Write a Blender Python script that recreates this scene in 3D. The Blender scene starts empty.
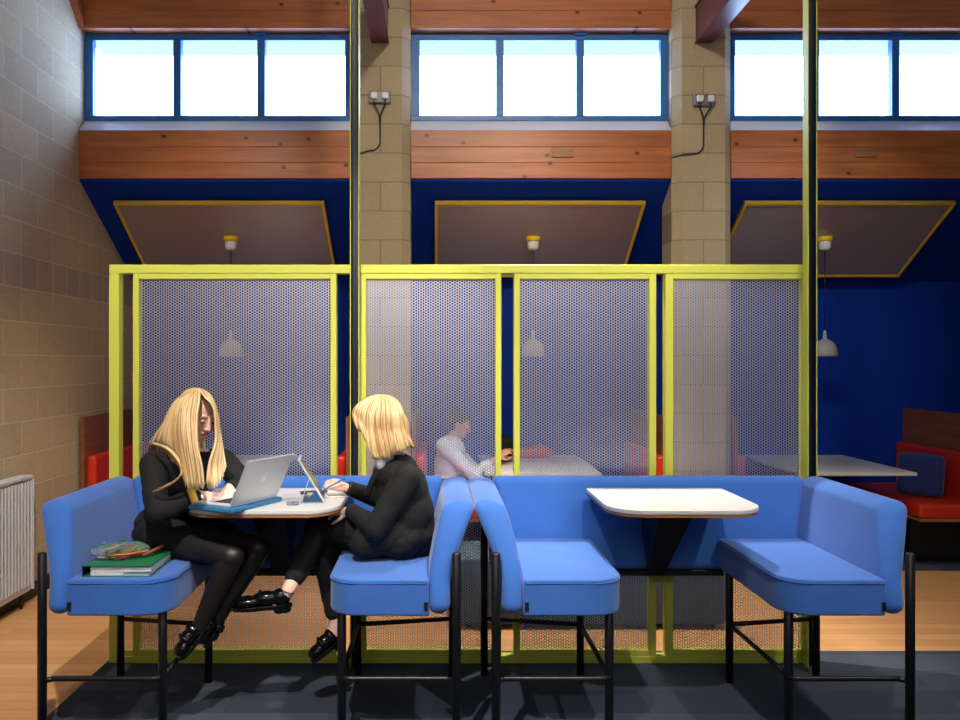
import bpy, bmesh, math, random
from mathutils import Vector, Matrix, noise as mnoise
V = Vector
C = bpy.context.scene.collection
random.seed(7)
PI = math.pi
H = 1.66; FPX = 800.0; CX = 437.0; CY = 360.0
def at(x, y, d):            # point at distance d seen at picture position x, y
    return V(((x-CX)*d/FPX, d, H-(y-CY)*d/FPX))

# ------------------------------------------------------------------ materials
def lin(c):
    r = []
    for v in c:
        v = v/255.0
        r.append(v/12.92 if v <= .04045 else ((v+.055)/1.055)**2.4)
    return (r[0], r[1], r[2], 1)
class M:
    def __init__(s, name, rgb=(128,128,128), rough=.6, metal=0.0, **kw):
        s.m = bpy.data.materials.new(name); s.m.use_nodes = True
        s.nt = s.m.node_tree; s.b = s.nt.nodes['Principled BSDF']
        s.b.inputs['Base Color'].default_value = lin(rgb)
        s.b.inputs['Roughness'].default_value = rough
        s.b.inputs['Metallic'].default_value = metal
        for k, v in kw.items():
            s.b.inputs[k.replace('_', ' ')].default_value = v
    def n(s, t, **kw):
        nd = s.nt.nodes.new(t)
        for k, v in kw.items():
            if hasattr(nd, k): setattr(nd, k, v)
            else: nd.inputs[k.replace('_', ' ')].default_value = v
        return nd
    def l(s, a, b): s.nt.links.new(a, b)
    def coord(s, sc=(1,1,1), loc=(0,0,0), rot=(0,0,0)):
        t = s.n('ShaderNodeTexCoord'); mp = s.n('ShaderNodeMapping')
        mp.inputs['Scale'].default_value = sc; mp.inputs['Location'].default_value = loc; mp.inputs['Rotation'].default_value = rot
        s.l(t.outputs['Object'], mp.inputs['Vector']); return mp.outputs['Vector']
    def ramp(s, fac, stops):
        r = s.n('ShaderNodeValToRGB'); e = r.color_ramp.elements
        while len(e) < len(stops): e.new(.5)
        for el, (p, c) in zip(e, stops): el.position = p; el.color = lin(c) if len(c) == 3 else c
        s.l(fac, r.inputs['Fac']); return r.outputs['Color']
    def mix(s, fac, a, b, mode='MIX'):
        m = s.n('ShaderNodeMix', data_type='RGBA', blend_type=mode)
        for i, v in ((0, fac), (6, a), (7, b)):
            if isinstance(v, (int, float)): m.inputs[i].default_value = v
            elif isinstance(v, tuple): m.inputs[i].default_value = v
            else: s.l(v, m.inputs[i])
        return m.outputs[2]
    def math(s, op, a, b=0.0):
        m = s.n('ShaderNodeMath', operation=op)
        for i, v in ((0, a), (1, b)):
            if isinstance(v, (int, float)): m.inputs[i].default_value = v
            else: s.l(v, m.inputs[i])
        return m.outputs[0]
    def bump(s, h, strength=.3, dist=.01):
        b = s.n('ShaderNodeBump'); b.inputs['Strength'].default_value = strength; b.inputs['Distance'].default_value = dist
        s.l(h, b.inputs['Height']); s.l(b.outputs['Normal'], s.b.inputs['Normal'])
    def col(s, c): s.l(c, s.b.inputs['Base Color'])

def fabric(name, rgb, dark, sc=700, rough=.85):
    m = M(name, rgb, rough); v = m.coord()
    n1 = m.n('ShaderNodeTexNoise', Scale=sc, Detail=2.0); m.l(v, n1.inputs['Vector'])
    n2 = m.n('ShaderNodeTexNoise', Scale=6.0, Detail=3.0); m.l(v, n2.inputs['Vector'])
    f = m.math('ADD', m.math('MULTIPLY', n1.outputs['Fac'], .6), m.math('MULTIPLY', n2.outputs['Fac'], .4))
    m.col(m.ramp(f, [(.35, dark), (.65, rgb)])); m.bump(n1.outputs['Fac'], .25, .002)
    m.b.inputs['Sheen Weight'].default_value = .25
    return m.m
def wood(name, rgb, dark, axis='x', knots=False, rough=.5, scale=1.0):
    m = M(name, rgb, rough)
    sc = {'x': (1.2, 18, 18), 'y': (18, 1.2, 18), 'z': (18, 18, 1.2)}[axis]
    v = m.coord(tuple(a*scale for a in sc))
    n1 = m.n('ShaderNodeTexNoise', Scale=1.6, Detail=6.0, Roughness=.6, Distortion=.4); m.l(v, n1.inputs['Vector'])
    c = m.ramp(n1.outputs['Fac'], [(.3, dark), (.7, rgb)])
    v2 = m.coord((.5, .5, 7.5))
    n2 = m.n('ShaderNodeTexNoise', Scale=1.0, Detail=1.0); m.l(v2, n2.inputs['Vector'])
    c = m.mix(m.math('MULTIPLY', n2.outputs['Fac'], .35), c, lin(tuple(int(q*.72) for q in rgb)))
    if knots:
        vk = m.coord((4.2, 4.2, 5.5), rot=(PI/2, 0, 0))
        vo = m.n('ShaderNodeTexVoronoi', voronoi_dimensions='2D', Scale=1.0); m.l(vk, vo.inputs['Vector'])
        k = m.n('ShaderNodeMapRange'); m.l(vo.outputs['Distance'], k.inputs['Value'])
        k.inputs['From Min'].default_value = .05; k.inputs['From Max'].default_value = .10
        k.inputs['To Min'].default_value = 1; k.inputs['To Max'].default_value = 0
        sx = m.n('ShaderNodeSeparateColor'); m.l(vo.outputs['Color'], sx.inputs[0])
        c = m.mix(m.math('MULTIPLY', k.outputs[0], m.math('MULTIPLY', m.math('GREATER_THAN', sx.outputs[0], .62), .9)), c, lin((45, 22, 12)))
    m.col(c); m.bump(n1.outputs['Fac'], .12, .003)
    return m.m

def blockwork(name, vec_mode, y0, z0, bw=.4475, rh=.2275, soldier=None, mortar=(108,98,80)):
    """Blockwork; vec_mode 'yz' for the side wall, 'xz' for piers."""
    m = M(name, (150,128,98), .9)
    tc = m.n('ShaderNodeTexCoord'); sp = m.n('ShaderNodeSeparateXYZ'); m.l(tc.outputs['Object'], sp.inputs[0])
    u = sp.outputs['Y'] if vec_mode == 'yz' else sp.outputs['X']
    w = sp.outputs['Z']
    def brick(bw, rh, off, uo, wo):
        cb = m.n('ShaderNodeCombineXYZ'); m.l(m.math('SUBTRACT', u, uo), cb.inputs[0]); m.l(m.math('SUBTRACT', w, wo), cb.inputs[1])
        b = m.n('ShaderNodeTexBrick', offset=off, offset_frequency=2)
        b.inputs['Scale'].default_value = 1; b.inputs['Mortar Size'].default_value = .005; b.inputs['Mortar Smooth'].default_value = .3
        b.inputs['Brick Width'].default_value = bw; b.inputs['Row Height'].default_value = rh; b.inputs['Bias'].default_value = 0
        b.inputs['Color1'].default_value = lin((174,156,120)); b.inputs['Color2'].default_value = lin((194,174,134)); b.inputs['Mortar'].default_value = lin(mortar)
        m.l(cb.outputs[0], b.inputs['Vector']); return b
    b1 = brick(bw, rh, .5, y0, z0); col = b1.outputs['Color']; fac = b1.outputs['Fac']
    if soldier:
        b2 = brick(bw/2, rh, 0, y0, z0)
        b2.inputs['Color1'].default_value = lin((146,134,120)); b2.inputs['Color2'].default_value = lin((160,146,128))
        msk = m.math('MULTIPLY', m.math('GREATER_THAN', w, soldier[0]), m.math('LESS_THAN', w, soldier[1]))
        col = m.mix(msk, col, b2.outputs['Color']); fac = m.mix(msk, b1.outputs['Fac'], b2.outputs['Fac'])
    v = m.coord()
    n1 = m.n('ShaderNodeTexNoise', Scale=90.0, Detail=4.0, Roughness=.7); m.l(v, n1.inputs['Vector'])
    n2 = m.n('ShaderNodeTexNoise', Scale=3.0, Detail=3.0); m.l(v, n2.inputs['Vector'])
    c = m.mix(.35, col, m.ramp(n1.outputs['Fac'], [(.3, (112,100,82)), (.7, (216,204,180))]))
    c = m.mix(m.math('MULTIPLY', n2.outputs['Fac'], .35), c, lin((176,146,108)))
    m.col(c)
    hgt = m.math('ADD', m.math('MULTIPLY', fac, -1.0), m.math('MULTIPLY', n1.outputs['Fac'], .35))
    m.bump(hgt, .6, .006)
    return m.m

MT = {}
MT['blue'] = fabric('blue_upholstery', (50,108,192), (42,94,176), 500)
MT['black_metal'] = M('black_powder_coat', (14,14,17), .38).m
MT['lime'] = M('lime_yellow_paint', (200,202,78), .45).m
MT['navy_steel'] = M('dark_navy_steel', (22,34,52), .4).m
MT['mesh'] = M('galvanised_sheet', (196,198,214), .42, 1.0).m
m = M('white_laminate', (208,205,202), .3); MT['laminate'] = m.m
MT['ply_edge'] = wood('plywood_edge', (176,122,74), (132,84,48), 'x', rough=.5)
MT['timber'] = wood('varnished_pine', (200,116,60), (156,86,40), 'x', knots=True, rough=.42)
MT['bench_wood'] = wood('walnut_veneer', (150,88,52), (112,60,34), 'y', rough=.5)
MT['red'] = M('red_vinyl', (196,46,20), .35).m
MT['navy'] = M('navy_wall_paint', (2,48,146), .7, Specular_IOR_Level=.15).m
MT['win_frame'] = M('blue_window_frame', (34,104,172), .4).m
MT['sill'] = M('pale_painted_board', (224,226,232), .45).m
MT['white_paint'] = M('white_ceiling_paint', (205,200,192), .8).m
MT['steel_red'] = M('oxblood_steel_paint', (84,28,32), .33).m
MT['panel'] = M('brushed_ceiling_panel', (176,166,164), .33, .5).m
MT['panel_edge'] = M('yellow_panel_edge', (226,184,24), .45).m
MT['lamp_shade'] = M('pale_grey_lampshade', (164,160,156), .6).m
MT['white_plastic'] = M('white_plastic', (226,224,220), .4).m
MT['grey_plastic'] = M('grey_metal_clad_socket', (120,120,120), .4, .3).m
MT['black_rubber'] = M('black_cable', (16,16,16), .5).m
MT['radiator'] = M('radiator_white_enamel', (190,190,194), .35).m
MT['skirting'] = M('black_skirting', (20,20,20), .5).m
MT['aluminium'] = M('brushed_aluminium', (222,223,226), .38, .35).m
MT['logo'] = M('pale_logo', (250,250,250), .3).m
MT['dark_screen'] = M('dark_glass_screen', (10,12,16), .12).m
m = M('lit_screen', (230,236,245), .3); m.b.inputs['Emission Color'].default_value = (.85, .92, 1, 1); m.b.inputs['Emission Strength'].default_value = 4.0; MT['lit_screen'] = m.m
MT['key'] = M('black_keys', (20,20,22), .5).m
MT['case_blue'] = M('blue_sleeve', (52,120,170), .55).m
MT['tablet_cover'] = M('grey_blue_tablet_cover', (166,178,190), .55).m
MT['tablet_dark'] = M('deep_blue_cover_lining', (24,72,110), .6).m
MT['paper'] = M('white_paper', (232,230,228), .7).m
MT['green'] = M('green_binder_cover', (20,112,70), .45).m
MT['silver'] = M('silver_metal', (190,190,190), .25, 1.0).m
MT['skin'] = M('skin', (232,190,170), .5, Subsurface_Weight=.08).m
MT['skin_man'] = M('skin_tan', (205,150,122), .55).m
MT['lips'] = M('lips', (190,98,92), .45).m
MT['eye_white'] = M('eye_white', (225,222,218), .25).m
MT['iris'] = M('iris', (50,60,66), .25).m
MT['brow'] = M('brow_hair', (150,112,76), .7).m
MT['black_cloth'] = fabric('black_wool', (9,9,11), (5,5,7), 420, .85)
MT['black_cloth'].node_tree.nodes['Principled BSDF'].inputs['Sheen Weight'].default_value = .0
MT['tights'] = M('sheer_black_tights', (26,20,19), .45).m
MT['shirt'] = fabric('white_cotton', (224,224,230), (205,206,214), 300, .8)
MT['patent'] = M('patent_black_leather', (9,9,10), .12).m
MT['yellow_knit'] = M('yellow_cuff', (222,182,62), .8).m
MT['grey_fabric'] = fabric('slate_grey_fabric', (74,92,108), (54,70,86), 300)
MT['cushion_blue'] = fabric('navy_cushion_fabric', (24,52,120), (14,36,94), 300)
MT['hair_a'] = M('blonde_hair_gold', (212,172,116), .42, Anisotropic=.4).m
MT['hair_b'] = M('blonde_hair_light', (232,204,156), .4, Anisotropic=.4).m
MT['hair_c'] = M('blonde_hair_honey', (176,132,84), .45, Anisotropic=.4).m
MT['hair_dark'] = M('short_dark_hair', (48,34,26), .7).m
for k, c in (('pen_red', (200,40,40)), ('pen_orange', (232,120,40)), ('pen_pink', (226,110,160)), ('pen_green', (120,200,70)), ('pen_yellow', (236,214,70)), ('pen_blue', (60,130,210))):
    MT[k] = M(k, c, .35).m
m = M('clear_plastic_pouch', (235,240,240), .08); m.b.inputs['Transmission Weight'].default_value = .92; m.b.inputs['IOR'].default_value = 1.15; MT['clear'] = m.m
MT['blockwall'] = blockwork('pale_blockwork_wall', 'yz', 5.468-.4475*10-.22375, .103-.2275*2, soldier=(2.151, 2.3785), mortar=(216,206,182))
MT['blockpier'] = blockwork('pale_blockwork_pier', 'xz', 0, 3.515-.2275*20, bw=.47, rh=.2275)
# oak plank floor
m = M('oak_plank_floor', (205,150,98), .38); v = m.coord()
b = m.n('ShaderNodeTexBrick', offset=.37); b.inputs['Scale'].default_value = 1
b.inputs['Brick Width'].default_value = 1.3; b.inputs['Row Height'].default_value = .095; b.inputs['Mortar Size'].default_value = .0012
b.inputs['Color1'].default_value = lin((224,174,120)); b.inputs['Color2'].default_value = lin((208,152,98)); b.inputs['Mortar'].default_value = lin((120,76,42)); m.l(v, b.inputs['Vector'])
v2 = m.coord((1.5, 26, 1)); n = m.n('ShaderNodeTexNoise', Scale=1.4, Detail=5.0); m.l(v2, n.inputs['Vector'])
m.col(m.mix(m.math('MULTIPLY', n.outputs['Fac'], .5), b.outputs['Color'], lin((176,122,78)))); MT['floor'] = m.m
# carpet planks
m = M('slate_carpet_planks', (48,58,74), .95); v = m.coord(rot=(0, 0, .0))
b = m.n('ShaderNodeTexBrick', offset=.5); b.inputs['Scale'].default_value = 1
b.inputs['Brick Width'].default_value = 1.0; b.inputs['Row Height'].default_value = .25; b.inputs['Mortar Size'].default_value = .0015
b.inputs['Color1'].default_value = lin((50,60,76)); b.inputs['Color2'].default_value = lin((76,86,100)); b.inputs['Mortar'].default_value = lin((28,34,44)); m.l(v, b.inputs['Vector'])
v2 = m.coord((1, 60, 1)); n = m.n('ShaderNodeTexNoise', Scale=5.0, Detail=5.0, Roughness=.8); m.l(v2, n.inputs['Vector'])
n2 = m.n('ShaderNodeTexNoise', Scale=260.0, Detail=2.0); m.l(m.coord(), n2.inputs['Vector'])
m.col(m.mix(m.math('MULTIPLY', n.outputs['Fac'], .6), b.outputs['Color'], lin((26,32,42)))); m.bump(n2.outputs['Fac'], .5, .004); MT['carpet'] = m.m
# window glass
m = M('clear_window_glass'); nt = m.nt; tr_ = m.n('ShaderNodeBsdfTransparent'); gl = m.n('ShaderNodeBsdfGlossy', Roughness=.02); mx = m.n('ShaderNodeMixShader')
mx.inputs[0].default_value = .05; m.l(tr_.outputs[0], mx.inputs[1]); m.l(gl.outputs[0], mx.inputs[2]); m.l(mx.outputs[0], nt.nodes['Material Output'].inputs['Surface']); MT['glass'] = m.m

# ------------------------------------------------------------------ mesh helpers
def merge(dst, src):
    mp = {}
    for v in src.verts: mp[v] = dst.verts.new(v.co)
    for f in src.faces:
        try:
            nf = dst.faces.new([mp[v] for v in f.verts]); nf.material_index = f.material_index; nf.smooth = f.smooth
        except ValueError: pass
    src.free()
def NB(): return bmesh.new()
def bevel(b, off, seg=2):
    bmesh.ops.bevel(b, geom=list(b.edges), offset=off, segments=seg, profile=.5, affect='EDGES', clamp_overlap=True)
def box(bm, x0, x1, y0, y1, z0, z1, bev=0, seg=2, cuts=None, fn=None):
    b = NB(); bmesh.ops.create_cube(b, size=1)
    for v in b.verts: v.co = V(((x0+x1)/2+v.co.x*(x1-x0), (y0+y1)/2+v.co.y*(y1-y0), (z0+z1)/2+v.co.z*(z1-z0)))
    if bev: bevel(b, bev, seg)
    for ax, vals in (cuts or {}).items():
        nrm = V((ax == 'x', ax == 'y', ax == 'z'))
        for q in vals:
            bmesh.ops.bisect_plane(b, geom=list(b.verts)+list(b.edges)+list(b.faces), plane_co=nrm*q, plane_no=nrm)
    if fn:
        for v in b.verts: v.co = fn(v.co)
    merge(bm, b); return bm
def obox(bm, o, u, v, w, a, bb, c, bev=0, seg=2):
    """box from corner o spanning a*u, bb*v, c*w"""
    b = NB(); bmesh.ops.create_cube(b, size=1)
    for q in b.verts: q.co = V(o)+V(u)*(q.co.x+.5)*a+V(v)*(q.co.y+.5)*bb+V(w)*(q.co.z+.5)*c
    bmesh.ops.recalc_face_normals(b, faces=b.faces)
    if bev: bevel(b, bev, seg)
    merge(bm, b); return bm
def frame(t, ref=None):
    t = t.normalized(); r = V(ref) if ref is not None else (V((0,0,1)) if abs(t.z) < .9 else V((1,0,0)))
    s = r.cross(t)
    if s.length < 1e-5: s = V((0,1,0)).cross(t)
    s.normalize(); return s, t.cross(s).normalized()
def smoothpath(pts, n=6):
    pts = [V(p) for p in pts]; out = []
    P = [pts[0]*2-pts[1]]+pts+[pts[-1]*2-pts[-2]]
    for i in range(1, len(P)-2):
        for k in range(n):
            t = k/n; p0, p1, p2, p3 = P[i-1], P[i], P[i+1], P[i+2]
            out.append(.5*((2*p1)+(-p0+p2)*t+(2*p0-5*p1+4*p2-p3)*t*t+(-p0+3*p1-3*p2+p3)*t*t*t))
    out.append(pts[-1]); return out
def tube(bm, pts, r, n=10, mi=0, flat=1.0):
    pts = [V(p) for p in pts]; rings = []; L = len(pts); last = None
    for i, p in enumerate(pts):
        t = (pts[min(i+1, L-1)]-pts[max(i-1, 0)])
        if last is None: s, u = frame(t)
        else:
            s = last-t.normalized()*last.dot(t.normalized())
            s.normalize(); u = t.normalized().cross(s)
        last = s; rr = r[i] if isinstance(r, (list, tuple)) else r
        rings.append([bm.verts.new(p+s*math.cos(a)*rr+u*math.sin(a)*rr*flat) for a in [2*PI*k/n for k in range(n)]])
    for i in range(L-1):
        for k in range(n):
            f = bm.faces.new((rings[i][k], rings[i][(k+1) % n], rings[i+1][(k+1) % n], rings[i+1][k])); f.material_index = mi; f.smooth = True
    f = bm.faces.new(rings[0][::-1]); f.material_index = mi; f = bm.faces.new(rings[-1]); f.material_index = mi
    return bm
def lathe(bm, c, prof, n=32):
    c = V(c); rings = []
    for r, z in prof:
        rings.append([bm.verts.new(c+V((r*math.cos(2*PI*k/n), r*math.sin(2*PI*k/n), z))) for k in range(n)])
    for i in range(len(prof)-1):
        for k in range(n):
            f = bm.faces.new((rings[i][k], rings[i][(k+1) % n], rings[i+1][(k+1) % n], rings[i+1][k])); f.smooth = True
    bm.faces.new(rings[0][::-1]); bm.faces.new(rings[-1]); return bm
def prism(bm, poly, z0, z1, bev=0, seg=2, M4=None):
    """extrude 2D polygon; optional matrix placing (x,y,z)"""
    b = NB()
    lo = [b.verts.new((p[0], p[1], z0)) for p in poly]; hi = [b.verts.new((p[0], p[1], z1)) for p in poly]
    n = len(poly); b.faces.new(lo[::-1]); b.faces.new(hi)
    for i in range(n): b.faces.new((lo[i], lo[(i+1) % n], hi[(i+1) % n], hi[i]))
    bmesh.ops.recalc_face_normals(b, faces=b.faces)
    if bev:
        e = [e for e in b.edges if abs(e.verts[0].co.z-e.verts[1].co.z) < 1e-6]
        bmesh.ops.bevel(b, geom=e, offset=bev, segments=seg, profile=.5, affect='EDGES', clamp_overlap=True)
    if M4 is not None: bmesh.ops.transform(b, matrix=M4, verts=b.verts)
    merge(bm, b); return bm
def rrect(x0, x1, y0, y1, radii, n=8):
    """radii: (x0y0, x1y0, x1y1, x0y1)"""
    out = []
    for (cx, cy, a0, r) in ((x0, y0, PI, radii[0]), (x1, y0, 1.5*PI, radii[1]), (x1, y1, 0, radii[2]), (x0, y1, .5*PI, radii[3])):
        sx = 1 if cx == x0 else -1; sy = 1 if cy == y0 else -1
        if r <= 0: out.append((cx, cy)); continue
        for k in range(n+1):
            a = a0+.5*PI*k/n; out.append((cx+sx*r+r*math.cos(a), cy+sy*r+r*math.sin(a)))
    return out

OFF = {}
def setp(o, label=None, cat=None, group=None, kind=None):
    if label: o['label'] = label
    if cat: o['category'] = cat
    if group: o['group'] = group
    if kind: o['kind'] = kind
    return o
def obj(name, bm, mats, parent=None, smooth=False, wn=False, origin=None, label=None):
    off = OFF.get(parent.name, V((0,0,0))) if parent else (V(origin) if origin is not None else V((0,0,0)))
    me = bpy.data.meshes.new(name)
    bmesh.ops.recalc_face_normals(bm, faces=bm.faces)
    for v in bm.verts: v.co -= off
    if smooth or wn:
        for f in bm.faces: f.smooth = True
    bm.to_mesh(me); bm.free()
    for q in (mats if isinstance(mats, (list, tuple)) else [mats]): me.materials.append(MT[q])
    o = bpy.data.objects.new(name, me); C.objects.link(o)
    if parent: o.parent = parent
    else: o.location = off
    OFF[o.name] = off
    if wn: w = o.modifiers.new('wn', 'WEIGHTED_NORMAL'); w.keep_sharp = True
    if label: o['label'] = label
    return o
def thing(name, loc, label, cat, group=None):
    o = bpy.data.objects.new(name, None); o.empty_display_size = .1; C.objects.link(o); o.location = loc
    OFF[o.name] = V(loc); return setp(o, label, cat, group)
def struct(name, bm, mats, **k):
    o = obj(name, bm, mats, **k); o['kind'] = 'structure'; return o
def dup(root, dloc, label=None):
    r = root.copy(); C.objects.link(r); r.location = root.location+V(dloc); OFF[r.name] = OFF[root.name]
    if label: r['label'] = label
    def rec(a, b):
        for ch in [c for c in a.children if c != b]:
            c = ch.copy(); C.objects.link(c); c.parent = b; rec(ch, c)
    rec(root, r); return r
def B(*a, **k): return box(NB(), *a, **k)

# ------------------------------------------------------------------ room shell
WX = -2.84; RX = 6.94; BK = 7.5; FY = 6.29
struct('floor', B(WX, RX, -2.6, BK, -.06, 0), 'floor')
struct('floor_carpet', B(-1.81, RX-.01, -2.5, 4.55, 0, .006), 'carpet')
struct('floor_niche_carpet', B(WX+.01, RX-.01, FY+.01, BK-.01, 0, .006), 'carpet')
YZ = Matrix(((0,0,1,0),(1,0,0,0),(0,1,0,0),(0,0,0,1)))
side_poly = [(-2.6, 0), (BK+.15, 0), (BK+.15, 2.6), (6.5, 3.3), (6.5, 5.6), (-2.6, 5.6)]
struct('wall_left', prism(NB(), side_poly, WX-.2, WX, M4=YZ), 'blockwall')
struct('wall_right', prism(NB(), side_poly, RX, RX+.2, M4=YZ), 'blockwall')
struct('wall_front', B(WX-.2, RX+.2, -2.8, -2.6, 0, 5.6), 'white_paint')
struct('wall_back', B(WX, RX, BK, BK+.15, 0, 2.6), 'navy')
struct('ceiling', B(WX, RX, -2.6, 6.36, 5.5, 5.6), 'white_paint')
struct('wall_upper', B(WX, RX, 6.36, 6.5, 4.7, 5.6), 'white_paint')
struct('baseboard_left', B(WX, WX+.02, -2.5, 6.28, 0, .1), 'skirting')
# sloping navy ceiling over the booths
cz = lambda d: 3.10-.604*(d-6.33)
b = NB()
prism(b, [(6.36, cz(6.36)), (BK+.1, cz(BK+.1)), (BK+.1, cz(BK+.1)+.12), (6.5, 3.2), (6.36, 3.2)], WX, RX, M4=Matrix(((0,0,1,0),(1,0,0,0),(0,1,0,0),(0,0,0,1))))
struct('ceiling_niche', b, 'navy')
# piers with chamfered corners
PC = [-.445, 2.095, 4.635]
for k, pc in enumerate(PC):
    c = .065; x0, x1 = pc-.235, pc+.235
    poly = [(x0-pc, FY+c), (x0+c-pc, FY), (x1-c-pc, FY), (x1-pc, FY+c), (x1-pc, 6.61), (x0-pc, 6.61)]
    b = prism(NB(), poly, 0, 5.5)
    for v in b.verts: v.co.x += pc
    struct('wall_pier_'+['left', 'middle', 'right'][k], b, 'blockpier', origin=(pc, 0, 0))
bays = [(WX, -.68), (-.21, 1.86), (2.33, 4.40), (4.87, RX)]
tr = 1
for i, (x0, x1) in enumerate(bays):
    # lower timber beam of three boards
    b = NB()
    for z0, z1 in ((3.10, 3.225), (3.225, 3.35), (3.35, 3.483)):
        box(b, x0+.002, x1-.002, 6.34, 6.42, z0, z1, .004, 1)
    struct('trim_%d' % tr, b, 'timber'); tr += 1
    b = NB()
    for z0, z1 in ((4.291, 4.43), (4.43, 4.57), (4.57, 4.71)):
        box(b, x0+.002, x1-.002, 6.34, 6.5, z0, z1, .004, 1)
    struct('trim_%d' % tr, b, 'timber'); tr += 1
    # sloped pale sill board
    b = prism(NB(), [(6.345, 3.483), (6.445, 3.584), (6.60, 3.584), (6.60, 3.44), (6.345, 3.44)], x0+.002, x1-.002, M4=Matrix(((0,0,1,0),(1,0,0,0),(0,1,0,0),(0,0,0,1))))
    struct('trim_%d' % tr, b, 'sill'); tr += 1
    # window: frame, mullions, panes
    w = thing('window_%d' % (i+1), (x0, 6.44, 3.58), None, None); w['kind'] = 'structure'
    z0, z1 = 3.584, 4.29
    b = NB(); y0, y1 = 6.44, 6.50; fw = .055
    box(b, x0, x1, y0, y1, z1-fw, z1, .004, 1); box(b, x0, x1, y0, y1, z0, z0+.045, .004, 1)
    box(b, x0, x0+.07, y0, y1, z0+.045, z1-fw); box(b, x1-.06, x1, y0, y1, z0+.045, z1-fw)
    pw = (x1-x0-.13)/3
    for q in (1, 2): box(b, x0+.07+pw*q-.03, x0+.07+pw*q+.03, y0, y1, z0+.045, z1-fw)
    box(b, x0+.07+pw*2-.045, x0+.07+pw*2+.045, 6.41, 6.44, z1-.02, z1)
    obj('window_frame', b, 'win_frame', w)
    for q in range(3):
        xa = x0+.07+pw*q+(.03 if q else 0); xb = x0+.07+pw*(q+1)-(.03 if q < 2 else 0)
        obj('pane', B(xa, xb, 6.468, 6.474, z0+.045, z1-fw), 'glass', w)
    # exterior overhang above the glass
    struct('trim_%d' % tr, B(x0, x1, 6.5, 6.84, 4.26, 4.34), 'navy_steel'); tr += 1
    for xx in (x0+.77,) if i in (1, 2) else ():
        struct('trim_%d' % tr, B(x0+1.0+(.12 if i == 1 else -.02), x0+1.17+(.12 if i == 1 else -.02), 6.325, 6.345, 3.265, 3.34, .003), 'bench_wood' if 0 else 'ply_edge'); tr += 1
# oxblood steel roof beams running toward the camera from the piers
for k, pc in enumerate(PC):
    b = NB(); box(b, pc-.07, pc+.07, -2.5, 6.29, 4.15, 4.165); box(b, pc-.07, pc+.07, -2.5, 6.29, 4.43, 4.445); box(b, pc-.062, pc+.062, -2.5, 6.29, 4.165, 4.43)
    struct('trim_%d' % tr, b, 'steel_red'); tr += 1
b = NB(); obox(b, (WX, 6.0, 4.60), (1,0,0), (0,.34,-.31), (0,.31,.34), .05, 1, .2)
struct('trim_%d' % tr, b, 'timber'); tr += 1

# ------------------------------------------------------------------ ceiling panels and pendant lamps
def ceiling_panel(cx, label):
    n0, n1 = 6.50, 7.31; z0, z1 = 2.935, 2.418
    t = thing('ceiling_panel', (cx, (n0+n1)/2, (z0+z1)/2), label, 'ceiling panel', 'sloping ceiling panels over the booths')
    u = V((0, n1-n0, z1-z0)); L = u.length; u.normalize(); w = V((1,0,0)).cross(u)
    o = V((cx-.857, n0, z0))
    obj('panel_sheet', obox(NB(), o+w*.004, (1,0,0), u, w, 1.714, L, .016), 'panel', t)
    b = NB()
    obox(b, o-w*.004-u*.0+V((-.0,0,0)), (1,0,0), u, w, 1.714, .022, .03); obox(b, o-w*.004+u*(L-.022), (1,0,0), u, w, 1.714, .022, .03)
    obox(b, o-w*.004+u*.022, (1,0,0), u, w, .022, L-.044, .03); obox(b, o-w*.004+u*.022+V((1.692,0,0)), (1,0,0), u, w, .022, L-.044, .03)
    obj('panel_edge', b, 'panel_edge', t)
    b = NB()
    for sx in (.2, 1.5):
        for q in (.12, L-.15): tube(b, [o+V((sx,0,0))+u*q+w*.015, o+V((sx,0,0))+u*q+w*.15], .012, 8)
    obj('fixing', b, 'black_metal', t)
    return t
ceiling_panel(-1.775, 'yellow edged grey ceiling panel sloping above the booth beside the left wall')
ceiling_panel(.84, 'yellow edged grey ceiling panel in the middle bay between the two piers')
ceiling_panel(3.36, 'yellow edged grey ceiling panel in the right bay, its right corner in shadow')
def pendant(x, label):
    y = 6.87; zr = 2.935-.638*.37-.01
    t = thing('pendant_lamp', (x, y, 1.69), label, 'lamp', 'pendant lamps over the booth tables')
    obj('ceiling_rose', lathe(NB(), (x, y, zr), [(.0, -.088), (.03, -.086), (.048, -.07), (.050, -.02), (.046, .02)], 24), 'white_plastic', t)
    obj('rose_plate', lathe(NB(), (x, y, zr), [(.060, -.012), (.062, .0), (.062, .03)], 24), 'panel_edge', t)
    obj('cable', tube(NB(), [(x, y, zr-.08), (x, y, 1.93)], .0035, 6), 'black_rubber', t)
    prof = [(.100, 0), (.101, .015), (.097, .055), (.085, .095), (.062, .125), (.034, .142), (.018, .15), (.015, .19), (.012, .215), (.005, .222)]
    inner = [(.004, .135), (.05, .118), (.078, .088), (.092, .05), (.096, .0)]
    b = lathe(NB(), (x, y, 1.692), inner+prof, 36)
    obj('lamp_shade', b, 'lamp_shade', t)
    obj('bulb', lathe(NB(), (x, y, 1.72), [(.002, 0), (.02, .008), (.028, .03), (.02, .055), (.012, .12), (.002, .13)], 16), 'white_plastic', t)
pendant(-1.77, 'grey bell pendant lamp in the left bay, behind the widest perforated panel')
pendant(.825, 'grey bell pendant lamp in the middle bay, seen through the perforated screen')
pendant(3.33, 'grey bell pendant lamp hanging in clear view right of the screen')

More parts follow.
